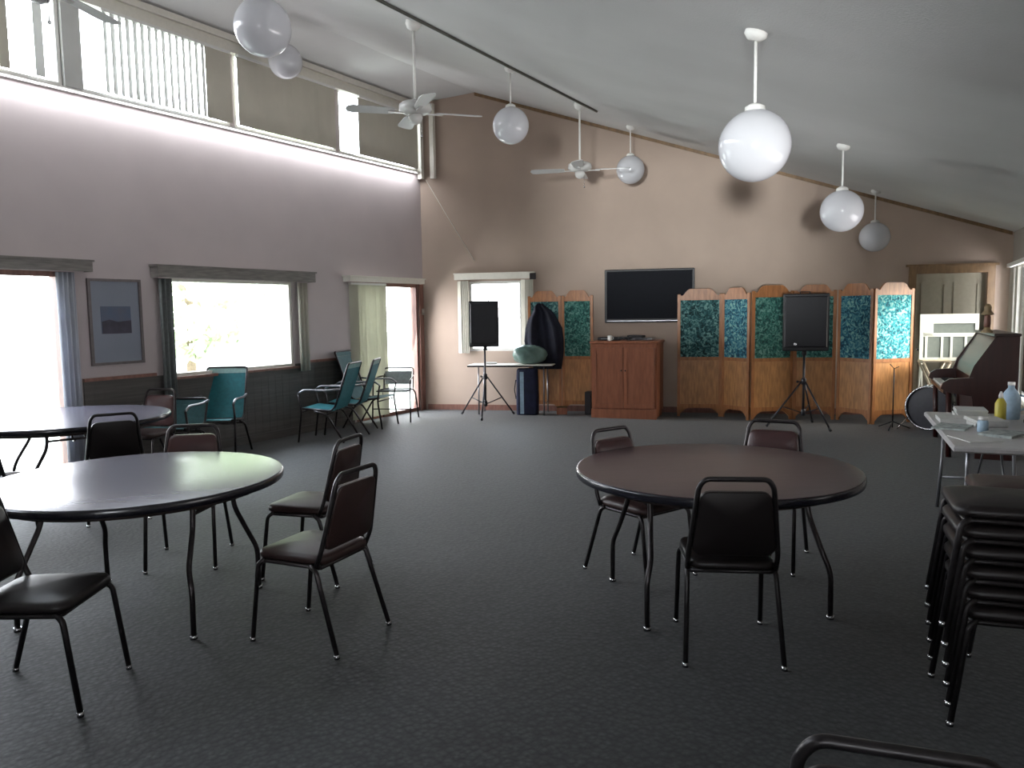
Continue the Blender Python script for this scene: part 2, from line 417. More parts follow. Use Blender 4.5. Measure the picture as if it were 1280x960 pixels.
# door in the back wall
t = MB()
for a, b, c, d in ((7.46,7.56,0,2.18),(8.5,8.6,0,2.18),(7.56,8.5,2.08,2.18)): t.box(a, b, -.035, .0, c, d)
t.box(7.42, 8.64, -.05, -.0, 2.18, 2.215)
struct('trim_8', t, M['doorframe'], (XL, CY, 0), A)
d = MB(); d.box(7.56, 8.5, .04, .08, 0, 2.08)
for a, b in ((7.64, 7.98), (8.08, 8.42)):
    for c, e in ((.15, .85), (.98, 1.95)):
        d.box(a, b, .03, .04, c, c+.03); d.box(a, b, .03, .04, e-.03, e); d.box(a, a+.03, .03, .04, c+.03, e-.03); d.box(b-.03, b, .03, .04, c+.03, e-.03)
dr = struct('door_1', d, M['door'], (XL, CY, 0), A)
k = MB(); k.tube([(7.62,.04,.98),(7.62,-.0,.98)], .012); k.sphere((7.62,-.02,.98), .03, 12, 8); obj('door_knob', k, M['chrome'], dr)

# ------------------------------------------------------------------ valances, blinds, curtains
def slats(y0, y1, z0, z1, n, ang, depth=.085, x=.0):
    mb = MB()
    for i in range(n):
        y = y0+(i+.5)*(y1-y0)/n; a = ang+random.uniform(-.06, .06)
        dx, dy = math.cos(a)*depth/2, math.sin(a)*depth/2; nx, ny = -math.sin(a)*.0015, math.cos(a)*.0015
        mb.loft([[(x-dx-nx, y-dy-ny, z), (x+dx-nx, y+dy-ny, z), (x+dx+nx, y+dy+ny, z), (x-dx+nx, y-dy+ny, z)] for z in (z0, z1)])
    return mb
def blind(label, y0, y1, z0, z1, n, ang, m, rail=True, group=None, x=.06):
    t = thing('vertical_blind', label, 'blind', (XL+x, (y0+y1)/2, z0), 0, group)
    h = (y1-y0)/2
    obj('slats', slats(-h, h, 0, z1-z0-.03, n, ang), m, t)
    if rail: r = MB(); r.box(-.025, .025, -h, h, z1-z0-.03, z1-z0); obj('head_rail', r, M['white'], t)
    return t
def valance(label, y0, y1, z0, z1, m):
    t = thing('window_valance', label, 'valance', (XL, (y0+y1)/2, z0))
    h = (y1-y0)/2; H_ = z1-z0
    b = MB(); b.box(.12, .14, -h, h, 0, H_); b.box(0.001, .12, -h, -h+.015, 0, H_); b.box(0.001, .12, h-.015, h, 0, H_); obj('face_board', b, m, t)
    b = MB(); b.box(0.001, .155, -h-.015, h+.015, H_, H_+.02); obj('top_board', b, m, t)
valance('long grey wooden valance over the leftmost sliding glass door', 2.1, 4.72, 2.09, 2.19, M['greywood'])
valance('grey-brown wooden valance over the wide picture window', 5.46, 7.86, 2.06, 2.18, M['greywood'])
valance('tan valance over the sliding door at the room corner', 8.55, 10.33, 2.09, 2.16, M['cream'])
def curtain(label, y0, y1, z0, z1, m, folds, amp=.03, name='drape', x=.08):
    t = MB(); n = folds*8; pts = []
    for i in range(n+1):
        s = i/n; pts.append((math.sin(s*folds*2*PI)*amp, (y0+(y1-y0)*s)))
    rings = []
    for z, k in ((z0, 1.0), (z0+(z1-z0)*.5, .95), (z1, .8)):
        rings.append([(a*k-.002, b, z) for a, b in pts]+[(a*k+.002, b, z) for a, b in reversed(pts)])
    t.loft(rings, True)
    return tag(obj(name, t, m, None, (XL+x, 0, 0)), label, 'curtain')
curtain('pale sheer curtain gathered at the right edge of the leftmost sliding door', 4.37, 4.56, .04, 2.08, M['curtainw'], 4, .03)
curtain('grey curtain gathered left of the picture window', 5.50, 5.67, .55, 2.05, M['greysling'], 3, .03)
curtain('narrow grey-green curtain gathered right of the picture window', 7.58, 7.76, .86, 2.05, M['curtain'], 3, .03)
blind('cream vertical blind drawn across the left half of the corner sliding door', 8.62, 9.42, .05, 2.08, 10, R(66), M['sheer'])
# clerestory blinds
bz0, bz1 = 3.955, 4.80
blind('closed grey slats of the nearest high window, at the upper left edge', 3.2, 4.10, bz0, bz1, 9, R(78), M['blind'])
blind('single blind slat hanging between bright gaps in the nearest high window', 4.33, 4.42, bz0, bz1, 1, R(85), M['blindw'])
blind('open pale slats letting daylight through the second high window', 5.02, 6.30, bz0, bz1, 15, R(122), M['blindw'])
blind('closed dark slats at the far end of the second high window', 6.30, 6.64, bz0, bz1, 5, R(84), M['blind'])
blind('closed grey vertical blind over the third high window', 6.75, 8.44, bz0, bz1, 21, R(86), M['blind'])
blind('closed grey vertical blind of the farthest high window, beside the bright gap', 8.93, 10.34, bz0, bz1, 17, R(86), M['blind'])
t = MB(); t.box(XL-.01, XL+.04, 4.62, 4.80, 3.93, 4.8); struct('trim_9', t, M['blindw'])
# back window valance & side blind
t = thing('window_valance', 'narrow tan valance over the small window in the far wall', 'valance', bwp(1.24, 0, 2.15), A)
b = MB(); b.box(-.66, .66, -.12, -.10, 0, .09); b.box(-.66, -.645, -.10, -.001, 0, .09); b.box(.645, .66, -.10, -.001, 0, .09); obj('face_board', b, M['cream'], t)
b = MB(); b.box(-.67, .67, -.13, -.001, .09, .105); obj('top_board', b, M['cream'], t)
b = MB(); b.box(.60, .70, -.14, -.12, -.02, .08); obj('end_bracket', b, M['darkmetal'], t)
for i, (u0, u1, lb) in enumerate(((.63, .79, 'pale blind slats stacked left of the small far window'), (1.70, 1.86, 'pale blind slats stacked right of the small far window'))):
    t = thing('vertical_blind', lb, 'blind', bwp((u0+u1)/2, .06, .95), A)
    s = slats(-(u1-u0)/2, (u1-u0)/2, 0, 1.18, 5, R(60)); s.xf(Matrix.Rotation(-PI/2, 4, 'Z')); obj('slats', s, M['curtain'], t)
# right wall vertical blinds
t = thing('vertical_blind', 'grey vertical blind on the right wall beyond the piano', 'blind', rwp(1.3, .07, .38), RWA)
s = slats(-.95, .8, 0, 1.74, 22, R(87)); s.xf(Matrix.Rotation(-PI/2, 4, 'Z')); obj('slats', s, M['blind'], t)
b = MB(); b.box(-1.0, .85, -.03, .03, 1.75, 1.80); obj('head_rail', b, M['white'], t)

# cord running down the back wall, thermostat, picture
m = MB(); m.tube([bwp(.10,.012,3.80), bwp(.45,.012,3.20), bwp(.90,.012,2.46)], .006, 6)
tag(obj('wall_cord', m, M['cream']), 'thin pale cord running diagonally down the far wall from the high window', 'cord')
m = MB(); m.bbox(XL+.001, XL+.03, 10.37, 10.45, 1.58, 1.70, .008)
th_ = thing('thermostat', 'small white thermostat on the wall at the room corner', 'thermostat', (0,0,0))
m2 = MB(); m2.tube([(XL+.03,10.41,1.64),(XL+.042,10.41,1.64)], .022, 16)
th_.location = (XL, 10.41, 1.58)
for mb_, nm, mt in ((m,'housing','white'),(m2,'dial','cream')):
    mb_.xf(Matrix.Translation((-XL,-10.41,-1.58))); obj(nm, mb_, M[mt], th_)
pt = thing('framed_picture', 'tall grey-framed print hanging between the sliding door and the picture window', 'picture', (XL, 5.02, 1.12))
m = MB(); frame_rect(m, -.30, .30, 0, .91, .001, .03, .028); obj('frame', m, M['picframe'], pt)
m = MB(); m.box(.001, .012, -.272, .272, .028, .882); obj('mat_board', m, M['matboard'], pt)
m = MB(); m.box(.012, .014, -.17, .17, .33, .62); o = obj('print', m, M['matboard2'], pt)
m = MB(); m.box(.014, .0155, -.16, .17, .33, .44); m.prism([(-.16,.44),(.17,.44),(.17,.47),(.02,.455),(-.08,.48),(-.16,.46)], 'x', .014, .0155); obj('dark_shoreline', m, M['dark'], o)

# ------------------------------------------------------------------ ceiling fixtures
def ring_ceil(mb, r, x, y, t=.03):
    pass
tr = MB(); tr.tube([(-4.40, 3.6, ceil_z(-4.40)-.012), (-4.38, 9.7, ceil_z(-4.38)-.012)], .016, 6)
tag(obj('ceiling_track', tr, M['track']), 'long thin dark track running along the ceiling over the fans', 'track')
def lamp_proto(drop):
    t = thing('globe_pendant', 'x', 'pendant lamp')
    m = MB(); m.lathe([(.001,.02),(.062,.02),(.065,-.01),(.04,-.035),(.012,-.04)], 20); m.xf(Matrix.Rotation(R(18.4)*1, 4, 'Y')); obj('canopy', m, M['white'], t)
    m = MB(); m.tube([(0,0,-.03),(0,0,-drop)], .009, 8); obj('rod', m, M['white'], t)
    m = MB(); m.lathe([(.03,-drop+.035),(.055,-drop+.02),(.058,-drop-.012),(.05,-drop-.02)], 20); obj('collar', m, M['white'], t)
    m = MB(); m.sphere((0,0,-drop-.195), .2, 36, 22); obj('globe', m, M['globe'], t)
    return t
def place_lamp(x, y, drop, label, r=None):
    t = lamp_proto(drop); t.location = (x, y, ceil_z(x)-.012); t['label'] = label; return t
place_lamp(-4.44, 4.07, .40, 'large white globe lamp at the top left, its rod cut off by the frame')
place_lamp(-7.22, 6.95, .24, 'small white globe lamp overlapping the lower edge of the large one at upper left')
place_lamp(-4.47, 7.60, .41, 'white globe lamp hanging between the two white ceiling fans')
place_lamp(-4.30, 10.68, .40, 'white globe lamp beyond the far ceiling fan, near the far wall')
place_lamp(-1.10, 4.60, .42, 'largest white globe lamp, hanging at the right over the round table')
place_lamp(-1.13, 8.25, .42, 'middle white globe lamp of the right-hand row')
place_lamp(-1.20, 11.90, .42, 'farthest and smallest white globe lamp of the right-hand row')
def fan(x, y, drop, a0, label):
    t = thing('ceiling_fan', label, 'ceiling fan', (x, y, ceil_z(x)-.012), 0)
    m = MB(); m.lathe([(.001,.03),(.07,.03),(.072,-.02),(.045,-.06),(.014,-.07)], 20); m.xf(Matrix.Rotation(R(18.4), 4, 'Y')); obj('canopy', m, M['white'], t)
    m = MB(); m.tube([(0,0,-.05),(0,0,-drop)], .013, 8); obj('down_rod', m, M['white'], t)
    z = -drop
    m = MB(); m.lathe([(.02,z+.03),(.05,z+.02),(.12,z-.0),(.15,z-.02),(.155,z-.07),(.12,z-.10),(.07,z-.115)], 28); obj('motor_housing', m, M['fanhub'], t)
    m = MB(); m.lathe([(.065,z-.115),(.068,z-.15),(.05,z-.185),(.02,z-.20),(.003,z-.203)], 20); obj('switch_cup', m, M['fanhub'], t)
    for k in range(4):
        a = a0+k*PI/2
        b = MB(); poly = [(.20,-.045),(.27,-.062),(.58,-.075),(.63,-.06),(.65,0),(.63,.06),(.58,.075),(.27,.062),(.20,.045)]
        b.prism(poly, 'z', -.004, .004); b.xf(Matrix.Translation((0,0,z-.09)) @ Matrix.Rotation(a,4,'Z') @ Matrix.Rotation(R(11),4,'X'))
        o = obj('blade', b, M['fan'], t)
        br = MB(); br.box(.10,.26,-.018,.018,-.016,-.006); br.xf(Matrix.Translation((0,0,z-.09)) @ Matrix.Rotation(a,4,'Z')); obj('blade_bracket', br, M['fanhub'], o)
    m = MB(); m.tube([(.05,.02,z-.16),(.052,.02,z-.30)], .0025, 5); m.sphere((.052,.02,z-.31), .011, 8, 6); obj('pull_chain', m, M['chrome'], t)
    return t
fan(-4.58, 6.02, .72, R(48), 'nearer white four-blade ceiling fan on a long rod')
fan(-4.47, 9.36, .74, R(22), 'farther white four-blade ceiling fan beside a globe lamp')
fan(-4.66, 2.62, .72, R(20), 'nearest ceiling fan, only a dark blade showing at the top left corner')

# ------------------------------------------------------------------ chairs
def cushion(w, d, r, z0, z1, dome=.012, w2=None, cy=0):
    mb = MB(); h = z1-z0; rings = []
    for k, z in ((.93, z0), (1.0, z0+h*.25), (1.0, z0+h*.6), (.96, z0+h*.86), (.86, z1), (.5, z1+dome), (.05, z1+dome*1.2)):
        w2_ = (w2 or w)
        rings.append([(x*k, (y-cy)*k+cy, z) for x, y in rrect(w, d, r, 4, 0, cy, w2_)])
    return mb.loft(rings, True)
def make_chair(seat_m, back_front, back_rear, metal):
    t = thing('stacking_chair', 'x', 'chair')
    obj('seat', cushion(.39, .41, .06, .425, .475, w2=.41), M[seat_m], t)
    fr = MB(); path = [(-.185,-.18,.418),(-.195,.17,.418),(.195,.17,.418),(.185,-.18,.418)]
    fr.tube(fillet(path+[path[0]], .03), .0105, 6); obj('seat_frame', fr, M[metal], t)
    # back pad: outline in (x,z), leaning back
    def back_y(z): return -.195-(z-.48)*.22
    out = rrect(.37, .31, .045, 4, 0, .655, .315)
    front = MB(); rings = []
    for k, dy in ((1, 0), (1, .016), (.9, .026), (.5, .031), (.03, .032)):
        rings.append([(x*k, back_y(z_)+dy, z_) for x, z in out for z_ in ((z-.655)*k+.655,)])
    front.loft(rings, True); bp = obj('backrest', front, M[back_front], t)
    rear = MB(); rings = []
    for k, dy in ((1, -.0005), (1, -.012), (.95, -.017), (.03, -.018)):
        rings.append([(x*k, back_y(z_)+dy, z_) for x, z in out for z_ in ((z-.655)*k+.655,)])
    rear.loft(rings, True); obj('back_shell', rear, M[back_rear], bp)
    bf = MB()
    pts = [(-.198,-.165,.425), (-.200,back_y(.50),.50), (-.163,back_y(.83),.83), (-.135,back_y(.868),.868), (.135,back_y(.868),.868), (.163,back_y(.83),.83), (.200,back_y(.50),.50), (.198,-.165,.425)]
    bf.tube(fillet(pts, .035, 4), .0125, 8); obj('back_frame', bf, M[metal], t)
    for sx in (-1, 1):
        lg = MB(); lg.tube(fillet([(sx*.196,-.13,.425),(sx*.200,-.165,.40),(sx*.218,-.285,.012)], .03), .0125, 8)
        o = obj('leg', lg, M[metal], t)
        g_ = MB(); g_.tube([(sx*.218,-.283,.02),(sx*.219,-.286,0)], .0135, 8); obj('foot_glide', g_, M['chrome'], o)
        lg = MB(); lg.tube(fillet([(sx*.19,.15,.425),(sx*.205,.185,.40),(sx*.212,.235,.012)], .03), .0125, 8)
        o = obj('leg', lg, M[metal], t)
        g_ = MB(); g_.tube([(sx*.212,.234,.02),(sx*.2125,.2355,0)], .0135, 8); obj('foot_glide', g_, M['chrome'], o)
    return t
ch_m = make_chair('brownback', 'maroon', 'brownback', 'darkmetal')
ch_b = make_chair('blackv', 'blackv', 'blackv', 'blackframe')
index_kids()
used = set()
def chair(proto, x, y, rz, label, group=None, z=0):
    if proto.name not in used:
        used.add(proto.name); proto.location = (x, y, z); proto.rotation_euler = (0,0,R(rz)); proto['label'] = label
        if group: proto['group'] = group
        return proto
    return dup(proto, (x, y, z), R(rz), label, group)
chair(ch_b, -.985, 3.66, 24, 'dark vinyl chair seen from behind at the near side of the right round table')
chair(ch_m, -1.70, 4.42, -112, 'brown vinyl chair at the left far side of the right round table')
chair(ch_m, -1.10, 5.01, -178, 'maroon-backed chair facing the camera at the far side of the right round table')
chair(ch_m, -2.83, 2.79, 96, 'maroon vinyl chair nearest the open floor, turned to the left round table')
chair(ch_m, -3.52, 3.46, 104, 'maroon vinyl chair at the far right side of the near left table')
chair(ch_b, -3.39, 1.755, -58, 'dark chair at the lower left edge, backrest in front of the near table')
chair(ch_m, -4.44, 3.24, 220, 'brown chair behind the near left table, only its top showing over it')
chair(ch_b, -6.0, 3.72, 62, 'dark chair between the two left tables, seen from behind')
chair(ch_m, -7.16, 4.80, 200, 'maroon chair at the right end of the far left table by the window')
chair(ch_b, -7.55, 2.72, -35, 'dark chair at the left edge against the bright glass door')
chair(ch_m, -6.15, 2.85, 40, 'brown chair under the near rim of the far left table')
G1 = 'chairs in the tall stack at the right edge'
place = ['bottom', 'second from the bottom', 'third from the bottom', 'fourth from the bottom', 'fifth from the bottom', 'top']
for k in range(6):
    chair(ch_b, .17-k*.006, 3.57, 100+random.uniform(-1,1), 'dark chair, %s in the nearer stack at the right edge' % place[k], G1, z=k*.078)
G2 = 'chairs in the lower stack by the white table'
for k in range(5):
    chair(ch_m, .24-k*.005, 4.28, 98, 'brown chair, %s in the farther stack by the white table' % (place[k] if k < 4 else 'top'), G2, z=k*.078)
chair(ch_b, -.135, 1.68, 12, 'dark chair cut off by the bottom edge of the picture')

# ------------------------------------------------------------------ round folding tables
def round_table(cx, cy, r, rz, top, label, z=.75, fx=.49, fy=.36):
    t = thing('round_table', label, 'table', (cx, cy, 0), R(rz), None)
    m = MB(); m.lathe([(r-.012,z-.006),(r-.006,z-.001),(r-.012,z),(.3,z+.0003),(.01,z+.0003)], 72); m.lathe([(r-.012, z-.012),(r-.012,z-.006)], 72, cap=False); obj('tabletop', m, M[top], t)
    m = MB(); m.lathe([(r-.016,z-.045),(r-.003,z-.042),(r,z-.03),(r,z-.012),(r-.004,z-.004),(r-.011,z-.001),(r-.014,z-.006)], 72, cap=False); obj('edge_band', m, M['edge'], t)
    m = MB(); m.lathe([(.01,z-.034),(r-.015,z-.034),(r-.015,z-.012),(.01,z-.012)], 48)
    m.lathe([(r-.11,z-.075),(r-.09,z-.075),(r-.09,z-.034),(r-.11,z-.034)], 48, cap=False); obj('underframe', m, M['under'], t)
    for sx in (-1, 1):
        br = None
        for sy in (-1, 1):
            lg = MB(); X = sx*(fx-.06)
            lg.tube(fillet([(X, sy*(fy-.15), z-.05), (X, sy*(fy-.145), .54), (sx*(fx-.03), sy*(fy-.03), .34), (sx*fx, sy*fy, .25), (sx*fx, sy*(fy+.005), .01)], .06, 5), .0145, 10)
            o = obj('leg', lg, M['darkmetal'], t)
            g_ = MB(); g_.tube([(sx*fx, sy*(fy+.005), .02), (sx*fx, sy*(fy+.005), 0)], .019, 10); obj('foot_cap', g_, M['chrome'], o)
        m = MB(); X = sx*(fx-.06)
        m.tube([(X, -(fy-.15), z-.06), (X, fy-.15, z-.06)], .013, 8)
        m.tube([(X, -(fy-.147), .60), (X, fy-.147, .60)], .010, 8)
        obj('leg_crossbar', m, M['darkmetal'], t)
        m = MB(); m.tube(fillet([(X, 0, .60), (X-sx*.10, 0, .56), (X-sx*.26, 0, z-.05)], .05), .009, 6); obj('folding_brace', m, M['darkmetal'], t)
    return t
round_table(-3.92, 2.57, .765, 23, 'tabletop2', 'large round folding table at the left front, bright with window reflections')
round_table(-6.93, 3.87, .87, -20, 'tabletop2', 'round folding table at the far left, before the sliding glass door')
round_table(-1.195, 4.20, .765, 37, 'tabletop', 'brown round folding table standing alone at the right', fx=.49, fy=.36)

# ------------------------------------------------------------------ patio chairs
def make_patio(sling, top, recl=.36, H1=1.0):
    t = thing('patio_chair', 'x', 'patio chair')
    # facing +Y; seat 0.43, back to 1.0
    by = -.20
    def bk(z): return by-(z-.40)*recl
    s = MB(); prof = [(.23,.435),(.18,.445),(.0,.425),(-.17,.40)]
    s.loft([[(-.23,y,z),( .23,y,z),(.23,y,z-.006),(-.23,y,z-.006)] for y, z in prof]); obj('seat_sling', s, M[sling], t)
    b = MB(); b.loft([[(-.225,bk(z)+d,z),(.225,bk(z)+d,z),(.225,bk(z)+d-.006,z),(-.225,bk(z)+d-.006,z)] for z, d in ((.41,0),(.55,-.015),(H1-.2,-.01),(H1-.07,0))]); obj('back_sling', b, M[sling], t)
    b = MB(); b.loft([[(-.225,bk(z),z),(.225,bk(z),z),(.225,bk(z)-.006,z),(-.225,bk(z)-.006,z)] for z in (H1-.068,H1-.01)]); obj('head_band', b, M[top], t)
    fr = MB(); pts = [(-.235,.22,.43),(-.235,-.16,.40),(-.24,bk(.45),.45),(-.24,bk(H1),H1),(.24,bk(H1),H1),(.24,bk(.45),.45),(.235,-.16,.40),(.235,.22,.43)]
    fr.tube(fillet(pts, .04), .013, 8); obj('sling_frame', fr, M['darkmetal'], t)
    for sx in (-1, 1):
        a = MB(); X = sx*.275
        a.tube(fillet([(sx*.25,bk(.68),.68),(X,-.12,.665),(X,.18,.67),(X,.25,.62)], .05), .014, 8); obj('armrest', a, M['greymetal'], t)
        l = MB(); l.tube(fillet([(X,.25,.62),(X,.21,.40),(X,.27,.0)], .08), .013, 8); obj('leg', l, M['darkmetal'], t)
        l = MB(); l.tube(fillet([(X,.05,.40),(X,-.12,.36),(X,-.34,.0)], .08), .013, 8); obj('leg', l, M['darkmetal'], t)
    st = MB(); st.tube([(-.275,.21,.39),(.275,.21,.39)], .010, 6); st.tube([(-.275,-.12,.36),(.275,-.12,.36)], .010, 6); obj('stretcher', st, M['darkmetal'], t)
    return t
pc = make_patio('teal', 'tealp'); pc2 = make_patio('tealdull', 'tealdull', .36, 1.09); pl = make_patio('tealdull', 'tealdull', .36, .70)
index_kids()
chair(pc, -7.55, 5.98, 212, 'teal sling patio chair facing into the room under the picture window')
chair(pc, -7.20, 7.39, 112, 'teal sling patio chair seen from the side, tilted back, nearest the camera of its row')
chair(pc, -7.37, 8.0, 119, 'teal patio chair just behind the tilted one, only its sling edge showing')
chair(pc2, -7.42, 8.56, -75, 'dull teal patio chair at the back of the row near the corner blinds')
chair(pl, -7.46, 5.34, 205, 'dull teal patio chair under the window behind the far left table')
# low metal armchair by the corner door
t = thing('metal_armchair', 'low dark-framed armchair with a pale seat before the corner sliding door', 'chair', (-7.52, 9.2, 0), R(205))
m = MB(); m.loft([[(-.22,y,z),(.22,y,z),(.22,y,z-.008),(-.22,y,z-.008)] for y, z in ((.22,.47),(0,.455),(-.18,.46))]); obj('seat_sling', m, M['greysling'], t)
m = MB(); m.loft([[(-.21,y,z),(.21,y,z),(.21,y-.006,z),(-.21,y-.006,z)] for y, z in ((-.21,.53),(-.25,.73))]); obj('back_sling', m, M['greysling'], t)
m = MB(); m.tube(fillet([(-.23,.2,.46),(-.23,-.2,.46),(-.23,-.27,.78),(.23,-.27,.78),(.23,-.2,.46),(.23,.2,.46)], .05), .012, 8); m.tube([(-.23,.2,.46),(.23,.2,.46)], .011, 8); m.tube([(-.23,-.2,.46),(.23,-.2,.46)], .011, 8); obj('seat_frame', m, M['darkmetal'], t)
for sx in (-1, 1):
    m = MB(); m.tube(fillet([(sx*.23,-.24,.66),(sx*.27,-.05,.66),(sx*.28,.2,.62),(sx*.29,.27,0)], .07), .012, 8); obj('leg', m, M['darkmetal'], t)
    m = MB(); m.tube(fillet([(sx*.25,-.1,.46),(sx*.26,-.22,.4),(sx*.28,-.33,0)], .05), .012, 8); obj('leg', m, M['darkmetal'], t)
m = MB(); m.tube([(-.285,.24,.2),(.285,.24,.2)], .009, 6); obj('stretcher', m, M['darkmetal'], t)

# ------------------------------------------------------------------ loudspeakers on tripod stands
def tripod(x, y, z1, rot, label, hub=.62, spread=.48):
    t = thing('speaker_stand', label, 'stand', (x, y, 0), rot)
    m = MB(); m.tube([(0,0,.16),(0,0,z1)], .016, 10); obj('pole', m, M['blackm'], t)
    m = MB(); m.lathe([(.028,hub-.04),(.034,hub-.03),(.034,hub+.03),(.026,hub+.05)], 14); m.lathe([(.026,.16),(.03,.18),(.03,.23),(.024,.25)], 14); obj('collar', m, M['blackm'], t)
    k = MB(); k.tube([(.03,0,hub),(.075,0,hub)], .008, 8); k.sphere((.08,0,hub), .018, 10, 8); obj('knob', k, M['black'], t)
    for i in range(3):
        a = i*2*PI/3; c, s_ = math.cos(a), math.sin(a)
        l = MB(); l.tube([(c*.03, s_*.03, hub), (c*spread, s_*spread, .015)], .012, 8); o = obj('leg', l, M['blackm'], t)
        f_ = MB(); f_.tube([(c*(spread-.03), s_*(spread-.03), .048), (c*(spread+.005), s_*(spread+.005), .012)], .018, 8); obj('rubber_foot', f_, M['black'], o)
        b = MB(); b.tube([(c*.025, s_*.025, .2), (c*spread*.55, s_*spread*.55, .27+.01)], .008, 6); obj('brace', b, M['blackm'], t)
    return t
def pa_speaker(x, y, z, rot, w, h, label, badge=None):
    t = thing('loudspeaker', label, 'loudspeaker', (x, y, z), rot)   # front is local -Y
    m = MB(); poly = [(-w/2,-.13),(w/2,-.13),(w/2*.98,-.05),(w/2*.62,.17),(-w/2*.62,.17),(-w/2*.98,-.05)]
    rings = []
    for zz, k in ((0,.96),(.015,1),(h-.015,1),(h,.96)): rings.append([(a*k, b*k, zz) for a, b in poly])
    m.loft(rings); obj('cabinet', m, M['black'], t)
    m = MB(); m.loft([[(-w/2+.02,-.131,.05),(w/2-.02,-.131,.05),(w/2-.02,-.131,h-.03),(-w/2+.02,-.131,h-.03)], [(-w/2+.035,-.15,.065),(w/2-.035,-.15,.065),(w/2-.035,-.15,h-.045),(-w/2+.035,-.15,h-.045)]]); obj('grille', m, M['grille'], t)
    m = MB(); m.tube([(0,0,-.06),(0,0,0)], .03, 12); obj('pole_socket', m, M['black'], t)
    m = MB(); m.tube([(-.06,.03,h),(-.06,.03,h+.025),(.06,.03,h+.025),(.06,.03,h)], .01, 6); obj('carry_handle', m, M['black'], t)
    if badge: m = MB(); m.bbox(badge-.02,badge+.02,-.155,-.15,.075,.11,.002); obj('badge', m, M['chrome'], t)
    return t
tripod(-6.48, 10.12, 1.03, R(175), 'black tripod stand carrying the loudspeaker before the small far window')
pa_speaker(-6.47, 10.12, 1.09, R(25), .46, .70, 'black loudspeaker on a tripod silhouetted against the small far window')
tripod(-1.93, 10.98, .98, R(205), 'black tripod stand in front of the wood and teal room divider')
pa_speaker(-1.93, 10.98, 1.04, R(16), .58, .76, 'black loudspeaker on a tripod in front of the teal folding screen', badge=-.13)
# ------------------------------------------------------------------ folding screens
def folding_screen(pts, fabs, label, zt=1.84, arch=.10):
    o0 = Vector((*pts[0], 0)); t = thing('folding_screen', label, 'room divider', o0)
    for (p, q), fab, tint in zip(zip(pts[:-1], pts[1:]), fabs, range(9)):
        a = Vector((*p, 0)); b = Vector((*q, 0)); w = (b-a).length; ang = math.atan2(b.y-a.y, b.x-a.x)
        w -= .006; sw = .045
        fr = MB()
        for x in (0, w-sw): fr.bbox(x, x+sw, -.014, .014, 0, zt, .004)
        # arched top rail, mid rail, arched bottom rail
        n = 16; topc = []
        for i in range(n+1):
            s = i/n; e = abs(s-.5)*2; z = zt-.02 + (arch if e < .52 else arch*max(0, (1-((e-.52)/.36)**1.5)) if e < .88 else 0)
            topc.append((sw+(w-2*sw)*s, z))
        fr.prism([(w-sw, zt-.09), (sw, zt-.09)]+topc, 'y', -.012, .012)
        fr.box(sw, w-sw, -.012, .012, .85, .90)
        bot = []
        for i in range(n+1):
            s = i/n; e = abs(s-.5)*2; bot.append((sw+(w-2*sw)*s, .13-.09*max(0,(e-.55)/.45)**1.6))
        fr.prism([(w-sw, .19), (sw, .19)]+bot, 'y', -.012, .012)
        P = obj('panel', fr, M['oakd'], t, a-o0, ang)
        m = MB(); m.box(sw, w-sw, -.005, .005, .19, .85); obj('lower_board', m, M['oak'], P)
        m = MB(); m.box(sw, w-sw, -.006, .006, .90, zt-.09); obj('fabric_inset', m, fab, P)
    return t
folding_screen([(-6.12,10.86),(-5.62,11.06),(-5.14,11.22)], [F_A, F_C], 'two-panel oak and teal screen left of the cabinet', 1.86)
folding_screen([(-3.82,11.36),(-3.20,11.58),(-2.73,11.32)], [F_A, F_B], 'oak and teal folding screen just right of the cabinet')
folding_screen([(-2.71,11.32),(-2.21,11.72),(-1.66,11.90)], [F_C, F_C], 'oak and dark teal folding screen behind the right loudspeaker', 1.86)
folding_screen([(-1.64,11.92),(-1.15,11.62),(-.70,12.10)], [F_B, F_SUNLIT], 'oak folding screen by the door, sunlight painted into its brightest turquoise panel', 1.86)

# ------------------------------------------------------------------ cabinet, television and things on it
cb = thing('media_cabinet', 'reddish wooden two-door cabinet under the television', 'cabinet', (-4.50, 11.06, 0), R(10))
W2, D2, Hc = .49, .30, 1.16
m = MB(); m.box(-W2, W2, -D2+.02, D2, .09, Hc-.04); m.box(-W2+.02, W2-.02, -D2+.04, D2, 0, .09); obj('carcass', m, M['cherry'], cb)
m = MB(); m.bbox(-W2-.02, W2+.02, -D2-.02, D2, Hc-.04, Hc, .01); obj('cabinet_top', m, M['cherry'], cb)
for sx in (-1, 1):
    a, b = (-W2+.03, -.005) if sx < 0 else (.005, W2-.03)
    m = MB(); z0, z1 = .16, Hc-.10; m.box(a, b, -D2, -D2+.019, z0, z1)
    for q in ((a, a+.05, z0, z1), (b-.05, b, z0, z1), (a+.05, b-.05, z0, z0+.06), (a+.05, b-.05, z1-.06, z1)): m.box(q[0], q[1], -D2-.008, -D2, q[2], q[3])
    o = obj('door', m, M['cherry'], cb)
    k = MB(); k.sphere((-.03 if sx < 0 else .03, -D2-.018, .72), .012, 10, 8); obj('knob', k, M['darkmetal'], o)
m = MB(); m.box(-W2-.005, W2+.005, -D2-.005, -D2+.02, .0, .14); obj('plinth', m, M['cherry'], cb)
tv = thing('television', 'large black flat television on the far wall above the cabinet', 'television', bwp(3.72, 0, 1.42), A)
m = MB(); m.bbox(-.69, .69, -.10, -.045, 0, .83, .01); obj('housing', m, M['black'], tv)
m = MB(); m.box(-.655, .655, -.103, -.10, .06, .80); obj('screen', m, M['tvscreen'], tv)
m = MB(); m.box(-.655, .655, -.104, -.10, .022, .034); obj('trim_strip', m, M['greymetal'], tv)
